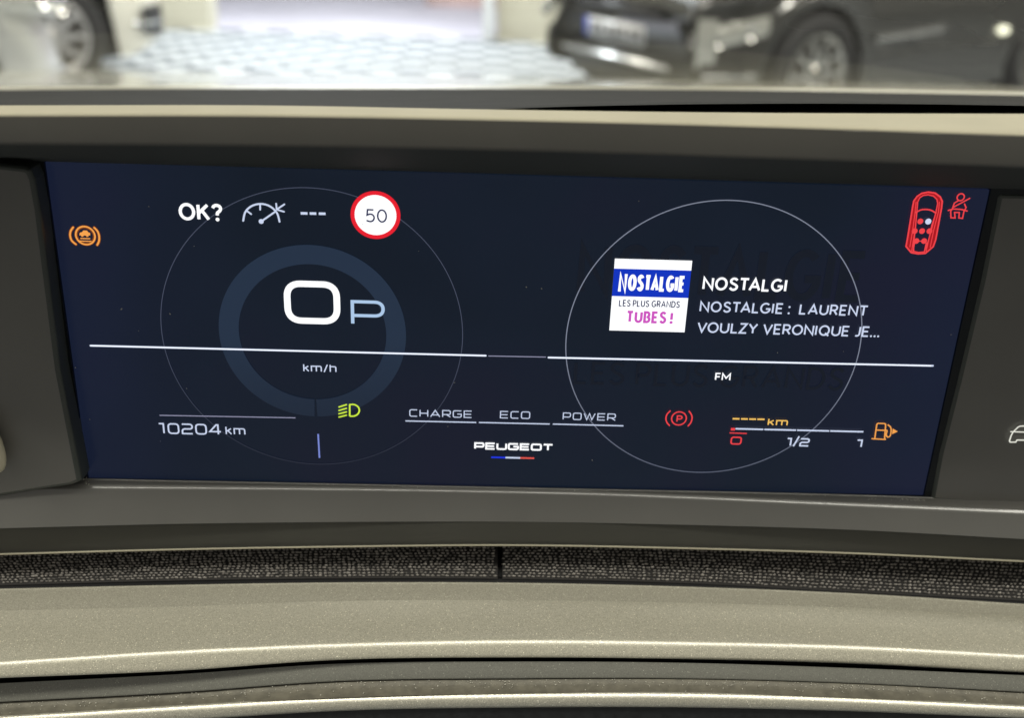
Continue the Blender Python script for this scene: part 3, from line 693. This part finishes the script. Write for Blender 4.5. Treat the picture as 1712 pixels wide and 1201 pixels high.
# ------------------------------------------------------------------ windscreen and bonnet of this car
def pane_mat(name, tint=(0.95,0.97,0.96,1), refl=0.5, veil=.12):
    m = bpy.data.materials.new(name); m.use_nodes = True; nt = m.node_tree; nt.nodes.clear()
    o = nt.nodes.new('ShaderNodeOutputMaterial'); tr = nt.nodes.new('ShaderNodeBsdfTransparent'); gl = nt.nodes.new('ShaderNodeBsdfGlossy')
    tr.inputs[0].default_value = tint; gl.inputs['Roughness'].default_value = 0.02
    fr = nt.nodes.new('ShaderNodeFresnel'); fr.inputs[0].default_value = 1.5; mu = nt.nodes.new('ShaderNodeMath'); mu.operation = 'MULTIPLY'; mu.inputs[1].default_value = refl
    nt.links.new(fr.outputs[0], mu.inputs[0]); mx = nt.nodes.new('ShaderNodeMixShader')
    nt.links.new(mu.outputs[0], mx.inputs[0]); nt.links.new(tr.outputs[0], mx.inputs[1]); nt.links.new(gl.outputs[0], mx.inputs[2]); 
    df = nt.nodes.new('ShaderNodeBsdfDiffuse'); df.inputs[0].default_value = (.8,.8,.78,1); m2 = nt.nodes.new('ShaderNodeMixShader'); m2.inputs[0].default_value = veil  # pale diffuse share mixed into the glass as a haze lifting dark tones
    nz = nt.nodes.new('ShaderNodeTexNoise'); nz.inputs['Scale'].default_value = 9; mr = nt.nodes.new('ShaderNodeMapRange'); mr.inputs['From Min'].default_value = .3; mr.inputs['From Max'].default_value = .7
    mr.inputs['To Min'].default_value = veil*.6; mr.inputs['To Max'].default_value = veil*1.4; nt.links.new(nz.outputs['Fac'], mr.inputs['Value']); nt.links.new(mr.outputs[0], m2.inputs[0])
    nt.links.new(mx.outputs[0], m2.inputs[1]); nt.links.new(df.outputs[0], m2.inputs[2]); nt.links.new(m2.outputs[0], o.inputs[0])
    return m
vs, fs = [], []; NX, NY = 16, 10
for j in range(NY+1):
    for i in range(NX+1):
        s = i/NX*2-1; t = j/NY
        vs.append((s*.72*(1-.12*t), .30 - .10*s*s - t*.62, Z0+.012 + t*.42 + .012*math.sin(t*PI)))
for j in range(NY):
    for i in range(NX): fs.append((j*(NX+1)+i, j*(NX+1)+i+1, (j+1)*(NX+1)+i+1, (j+1)*(NX+1)+i))
ws = mesh('windscreen', vs, fs, pane_mat('windscreen_glass', refl=.8, veil=.22), None, True)
tag(ws, 'clear sloping windscreen pane rising from behind the dashboard top', 'windscreen')
M_BON = mat('beige_pearl_paint', (0.62,0.59,0.48,1), 0.22, 0.25, coat=0.6)
bon_t = curve([(0,118),(430,121),(860,128),(1286,139),(1712,146)])
rs = rows([(off(bon_t,2), 2.05), (bon_t, 1.90), (off(bon_t,1.2), 1.6), (off(bon_t,6), 1.15), (off(bon_t,14), .80), (off(bon_t,26), .55), (off(bon_t,50), .42)])
b_ = strip('bonnet', catrom(rs,3), M_BON, None); tag(b_, 'pale pearl bonnet of the driven car, a blurred strip beyond the windscreen base', 'car bonnet')

# ------------------------------------------------------------------ hall: floor, wall with doorway
def floor_mat():
    m = mat('checker_tiles', (0.4,0.42,0.45,1), 0.5, spec=.3); nt = m.node_tree; b = nt.nodes['Principled BSDF']
    tc = nt.nodes.new('ShaderNodeTexCoord'); ck = nt.nodes.new('ShaderNodeTexChecker'); ck.inputs['Scale'].default_value = 1/0.185
    ck.inputs['Color1'].default_value = (0.55,0.57,0.58,1); ck.inputs['Color2'].default_value = (0.07,0.09,0.12,1)
    nt.links.new(tc.outputs['Object'], ck.inputs['Vector']); nt.links.new(ck.outputs[0], b.inputs['Base Color']); return m
fl = mesh('floor', [(-30,-10,0),(30,-10,0),(30,60,0),(-30,60,0)], [(0,1,2,3)], floor_mat()); fl['kind'] = 'structure'
TS = .185
def tile_mesh(m):
    bm = bmesh.new(); bmesh.ops.create_cube(bm, size=1)
    for v in bm.verts: v.co = Vector((v.co.x*(TS-.009), v.co.y*(TS-.009), v.co.z*.008))
    bmesh.ops.bevel(bm, geom=bm.edges[:], offset=.002, segments=1, affect='EDGES')
    me = bpy.data.meshes.new('tile'); bm.to_mesh(me); bm.free(); me.materials.append(m); return me
tA = tile_mesh(mat('pale_tile', (0.55,0.57,0.58,1), 0.5, spec=.3, noise=(6,.08))); tB = tile_mesh(mat('blue_grey_tile', (0.07,0.09,0.12,1), 0.5, spec=.3, noise=(6,.12)))
for i in range(-13, 2):
    for j in range(30, 46):
        o = bpy.data.objects.new('tile', tA if (i+j)%2 else tB); C.objects.link(o); o.location = ((i+.5)*TS, (j+.5)*TS, .006); o.parent = fl
WY = 8.4
def wallx(x, d=WY): return (x-CX)/F*(d+.333)/math.cos(0.0)*1.04
def wbox(name, x0, x1, y0, y1, z0, z1, m):
    vs, fs = [], []; box(vs, fs, x0, x1, y0, y1, z0, z1); return mesh(name, vs, fs, m)
M_WALL = mat('cream_wall', (0.62,0.59,0.47,1), 0.8, noise=(2,.05))
tag(wbox('wall', -12, -2.07, WY, WY+.25, 0, 3.6, M_WALL), 'cream painted wall behind the white car, left of the bright doorway', 'wall')
tag(wbox('wall', .10, 14, WY, WY+.25, 0, 3.6, M_WALL), 'cream painted wall right of the bright doorway, behind the dark car', 'wall')
tag(wbox('door_post', -.01, .07, WY-.08, WY+.2, 0, 3.6, mat('white_post', (.7,.72,.72,1), .4)), 'slim white door post at the right side of the bright doorway', 'door post')
pv = mesh('pavement', [(-12,WY+.12,.007),(12,WY+.12,.007),(12,24,.007),(-12,24,.007)], [(0,1,2,3)], mat('pale_paving', (.50,.48,.54,1), .7, noise=(1.5,.12))); pv['kind'] = 'structure'
sk = wbox('sky', -30, 30, 40, 40.2, -2, 25, mat('bright_sky', (.01,.01,.01,1), 1, emit=(0.80,0.84,0.92,1), es=1.15)); sk['kind'] = 'structure'
M_PINK = mat('pale_pink_render', (0.62,0.50,0.50,1), 0.85, noise=(.8,.2))
h_ = wbox('building', -9, 9, 11.4, 17, 0, 6.2, mat('pale_render', (0.60,0.58,0.64,1), 0.85, noise=(.5,.10))); tag(h_, 'pale lilac building outside, seen through the bright doorway', 'building')
wl = wbox('brick_wall', -.55, .25, 10.5, 10.75, 0, 1.3, mat('pink_brick', (0.46,0.34,0.32,1), 0.9, noise=(3,.3))); tag(wl, 'low pinkish brick wall outside at the right end of the doorway view', 'wall')

# ------------------------------------------------------------------ parked cars
def interp(t, x):
    if x <= t[0][0]: return t[0][1]
    for (a_, b_), (c_, d_) in zip(t, t[1:]):
        if x <= c_:
            s = (x-a_)/(c_-a_); s = s*s*(3-2*s)*.35 + s*.65
            return b_+(d_-b_)*s
    return t[-1][1]
TOP = [(0,.66),(.06,.74),(.3,.84),(1.1,1.00),(1.3,1.04),(2.0,1.42),(2.5,1.48),(3.3,1.44),(3.95,1.12),(4.25,1.05),(4.36,.8),(4.4,.62)]
BELT = [(0,.60),(.1,.68),(1.0,.86),(2.2,.92),(3.6,.98),(4.3,.90),(4.4,.6)]
def lathe(name, prof, m, parent, n=36):
    vs, fs = [], []
    for r, y in prof:
        for k in range(n): vs.append((r*math.cos(2*PI*k/n), y, r*math.sin(2*PI*k/n)))
    for j in range(len(prof)-1):
        for k in range(n): fs.append((j*n+k, j*n+(k+1)%n, (j+1)*n+(k+1)%n, (j+1)*n+k))
    return mesh(name, vs, fs, m, parent, True)
M_TYRE = mat('tyre_rubber', (0.03,0.03,0.032,1), 0.75); M_ALLOY = mat('alloy', (0.66,0.64,0.62,1), 0.3, .8); M_CGLASS = mat('dark_car_glass', (0.015,0.018,0.02,1), 0.05, coat=.5)
M_LENS = mat('headlamp_lens', (0.62,0.62,0.56,1), 0.08, .3, coat=1.0); M_GRILLE = mat('black_grille', (0.02,0.02,0.022,1), .4); M_CHROME = mat('chrome', (.8,.8,.78,1), .12, 1)
def wheel(parent, x, side, AL, r=.335):
    t = lathe('wheel', [(r*.66,.02),(r*.68,-.10),(r*.86,-.115),(r*.97,-.095),(r,-.05),(r,.05),(r*.9,.10),(r*.66,.10)], M_TYRE, parent)
    t.location = (x, side*.80, r); t.scale = (1, side*-1 if side > 0 else 1, 1)
    rim = lathe('rim', [(r*.70,-.10),(r*.66,-.108),(r*.60,-.095),(r*.60,.0)], AL, t)
    vs, fs = [], []
    for k in range(10):
        an = 2*PI*k/10; c, s = math.cos(an), math.sin(an); b = len(vs)
        for rr, w_, y in ((.05,.022,-.085),(.62*r,.013,-.100)):
            for q_ in (-1, 1):
                for dy in (0, .03): vs.append((rr*c - q_*w_*s, y+dy, rr*s + q_*w_*c))
        fs += [(b,b+2,b+6,b+4),(b+1,b+5,b+7,b+3),(b,b+4,b+5,b+1),(b+2,b+3,b+7,b+6)]
    mesh('spokes', vs, fs, AL, t)
    lathe('brake_disc', [(.0,-.03),(r*.64,-.03),(r*.66,-.02)], mat('disc_grey', (.26,.25,.24,1), .5, .3), t, 24)
    lathe('hub', [(.0,-.092),(.055,-.09),(.06,-.06)], AL, t, 20)
    return t
def car(name, label, loc, rz, paint, bump_lip=0.0, L=4.4, W=.91, plate_on=True, shade=M_GRILLE, fog=True, alloy=None, lampz=0.0, wf=.88, wr=3.48, lampl=.52, mould=None, rw=.335):
    root = empty(name, loc, rz); tag(root, label, 'car', 'cars parked in the hall')
    NS = 88; secs = []; sides = []
    for i in range(NS+1):
        s = L*(1-math.cos(PI*i/NS))/2 if False else L*i/NS
        top = interp(TOP, s*4.4/L); belt = min(interp(BELT, s*4.4/L), top-.03)
        zb = .17 + .10*max(0, 1-s/.5)**2
        for wc in (wf, wr):
            d = abs(s-wc)
            if d < .385: zb = max(zb, .335 + math.sqrt(.385**2-d*d)*.98)
        zb = min(zb, belt-.06)
        tp = 1 - .30*max(0, 1-s/.6)**2.6 - .22*max(0, 1-(L-s)/.6)**2.2
        w = W*tp
        cab = max(0, min(1, (top-belt-.12)/.3))
        wt = w*(.90-.20*cab)
        sec = []
        for t in range(9):                       # body side from sill to belt
            u = t/8; z = zb + (belt-zb)*u
            bulge = w*(.955 + .045*math.sin(PI*min(1, .15+u*.8))) + (.012 if .62 < u < .8 else 0)
            bulge *= 1 - .22*u*u*max(0, 1-s/.6)
            sec.append((s, bulge, z))
        sec.append((s, w*.945, belt+.02*(1 if cab > 0 else .4)))
        sec.append((s, wt, top-.05*(.3+cab*.7))); sec.append((s, wt*.90, top-.012)); sec.append((s, wt*.5, top+.012)); sec.append((s, 0, top+.02))
        secs.append(sec)
    m_ = len(secs[0]); full = 2*m_-1
    vs = []
    for sec in secs:
        row = [(-s, -w, z) for s, w, z in sec] + [(-s, w, z) for s, w, z in reversed(sec[:-1])]
        vs += row
    def fc(i, j): return (i*full+j, (i+1)*full+j, (i+1)*full+j+1, i*full+j+1)
    body, glass, front = [], [], []
    for i in range(NS):
        s = L*(i+.5)/NS
        for j in range(full-1):
            jj = min(j, full-2-j)
            if jj == 9 and 1.55 < s < 3.75 and not (2.52 < s < 2.62): glass.append(fc(i, j))
            elif jj >= 11 and 1.34 < s < 2.0: front.append(fc(i, j))
            else: body.append(fc(i, j))
    body.append(tuple(range(full-1, -1, -1))); body.append(tuple(NS*full+j for j in range(full)))
    def sub(nm, faces, m, par=root):
        used = sorted({v for f in faces for v in f}); mp = {v: k for k, v in enumerate(used)}
        return mesh(nm, [vs[v] for v in used], [tuple(mp[v] for v in f) for f in faces], m, par, True)
    bd = sub('body', body, paint)
    sub('side_window', [f for f in glass if vs[f[0]][1] < 0], M_CGLASS); sub('side_window', [f for f in glass if vs[f[0]][1] > 0], M_CGLASS); sub('windscreen', front, M_CGLASS)
    v2, f2 = [], []; box(v2, f2, -L+.15, -.25, -.70, .70, .16, .42); mesh('underbody', v2, f2, M_GRILLE, root)
    for x in (-wf, -wr):
        wheel(root, x, -1, alloy or M_ALLOY, rw); wheel(root, x, 1, alloy or M_ALLOY, rw)
    nw = W*.58
    def box_part(nm, x0, x1, y0, y1, z0, z1, m, par=root, bev=.012):
        bm = bmesh.new(); bmesh.ops.create_cube(bm, size=1)
        for v in bm.verts: v.co = Vector(((x0+x1)/2+v.co.x*(x1-x0), (y0+y1)/2+v.co.y*(y1-y0), (z0+z1)/2+v.co.z*(z1-z0)))
        bmesh.ops.bevel(bm, geom=bm.edges[:], offset=bev, segments=2, affect='EDGES')
        me = bpy.data.meshes.new(nm); bm.to_mesh(me); bm.free(); return link(nm, me, m, par, True)
    box_part('grille', -.05, .012, -nw*.75, nw*.75, .24, .40, shade); box_part('upper_grille', -.05, .010, -nw*.7, nw*.7, .58, .66, shade)
    for s_ in (-1, 1):
        # headlamp follows the rounded corner
        def surf(x, z):                          # half width of the body at station x
            s = -x; tp = 1 - .30*max(0, 1-s/.6)**2.6; return W*tp
        def wrap(nm, xa, xb, za0, za1, zb0, zb1, m, n=12, out=.008):
            v3, f3 = [], []
            for k in range(n+1):
                x = xa+(xb-xa)*k/n; hw = surf(x, 0)+out; z0 = za0+(zb0-za0)*k/n; z1 = za1+(zb1-za1)*k/n
                for z, o_ in ((z0,0),((z0+z1)/2,.012),(z1,-.004)): v3.append((x+out*.6, s_*(hw+o_), z))
            for k in range(n):
                for q_ in range(2): f3.append((k*3+q_, k*3+q_+1, (k+1)*3+q_+1, (k+1)*3+q_))
            return mesh(nm, v3, f3, m, root, True)
        wrap('headlamp', -.0, -lampl, .56+lampz, .68+lampz, .66+lampz, .76+lampz, M_LENS)
        if mould: wrap('side_moulding', -mould, -mould-.62, .50, .535, .53, .57, M_CHROME, 10, .02)
        for k_ in range(2):
            rx = -.07-.13*k_ if lampl < .4 else -.10-.18*k_
            rf = lathe('reflector', [(0,0),(.030,-.004),(.042,-.018)], M_CHROME, root, 16); rf.location = (rx+.01, s_*(surf(rx,0)+.020), .625+lampz+.05*k_); rf.rotation_euler = (0,0, 0 if s_ < 0 else PI)
        wrap('bumper_trim', -.03, -.26, .335, .36, .345, .37, M_CHROME, 8, .014)
        if fog: wrap('fog_lamp_recess', -.02, -.20, .26, .44, .30, .44, shade)
        wrap('door_handle', -2.35, -2.55, .84, .87, .84, .87, M_CHROME, 4, .03)
        wrap('side_crease', -1.2, -3.0, .40, .425, .44, .465, paint, 10, .006)
        wrap('mirror', -1.55, -1.75, .98, 1.12, 1.0, 1.12, paint, 4, .12)
    if plate_on:
        box_part('grille_trim', .004, .030, -.48, .48, .335, .365, mat('satin_chrome', (.6,.6,.58,1), .35, 1)); wrap('corner_reflection', -.005, -.075, .38, .64, .40, .64, M_LENS, 6)  # pale corner piece stands in for the doorway's reflection on the bodywork
        pl = box_part('number_plate', .010, .026, -.26, .26, .44, .55, mat('plate_white', (.62,.62,.62,1), .35), root, .004)
        box_part('country_band', .0235, .0275, -.258, -.222, .442, .548, mat('plate_blue', (.06,.10,.55,1), .4), pl, .001)
        v3, f3 = [], []
        x = -.19
        for k in range(7):
            box(v3, f3, .0235, .0272, x, x+.012, .462, .528); box(v3, f3, .0235, .0272, x+.026, x+.038, .462, .528); box(v3, f3, .0235, .0271, x+.012, x+.026, .49+.012*(k%3-1), .50+.012*(k%3-1))
            x += .058 + (.02 if k in (1,4) else 0)
        pc = mesh('plate_characters', v3, f3, mat('plate_ink', (.03,.03,.04,1), .5), pl); pc['kind'] = 'stuff'
    return root
M_WHT = mat('white_car_paint', (0.82,0.80,0.70,1), 0.25, coat=.8); M_SIL = mat('silver_car_paint', (0.62,0.63,0.61,1), 0.3, .35, coat=.7)
M_DRK = mat('dark_grey_car_paint', (0.060,0.060,0.056,1), 0.16, .3, coat=1.0)
car('parked_car', 'white parked car at left with multi-spoke alloy wheel and black fog lamp recess', (-2.28, 6.95, 0), math.radians(38), M_WHT, plate_on=False, wf=.74, rw=.315)
car('parked_car', 'silver car at the left edge, in front of the white car', (-2.46, 5.15, 0), math.radians(60), M_SIL, plate_on=False, fog=False)
dk = car('parked_car', 'dark grey parked car at right with blue banded number plate and pale headlamp', (.70, 5.75, 0), math.radians(180+34), M_DRK, alloy=mat('polished_alloy', (.5,.49,.46,1), .12, 1.0), lampz=-.09, L=4.05, wf=.70, wr=2.92, lampl=.30, mould=1.14)
dk.scale = (.93,.93,.93)

# glowing ellipsoid added as a bright spot on the dark car's rear flank
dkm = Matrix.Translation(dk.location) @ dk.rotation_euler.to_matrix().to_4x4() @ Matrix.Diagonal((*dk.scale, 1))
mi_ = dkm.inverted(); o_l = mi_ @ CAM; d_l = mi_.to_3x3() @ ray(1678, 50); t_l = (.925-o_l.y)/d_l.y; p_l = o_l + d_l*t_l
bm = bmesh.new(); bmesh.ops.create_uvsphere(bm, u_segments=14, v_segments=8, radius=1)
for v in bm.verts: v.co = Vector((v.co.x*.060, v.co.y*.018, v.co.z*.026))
me = bpy.data.meshes.new('bright_spot'); bm.to_mesh(me); bm.free()
ml = link('bright_spot', me, mat('spot_glow', (.8,.8,.7,1), .2, emit=(1.0,.98,.72,1), es=2.2), dk, True); ml.location = p_l
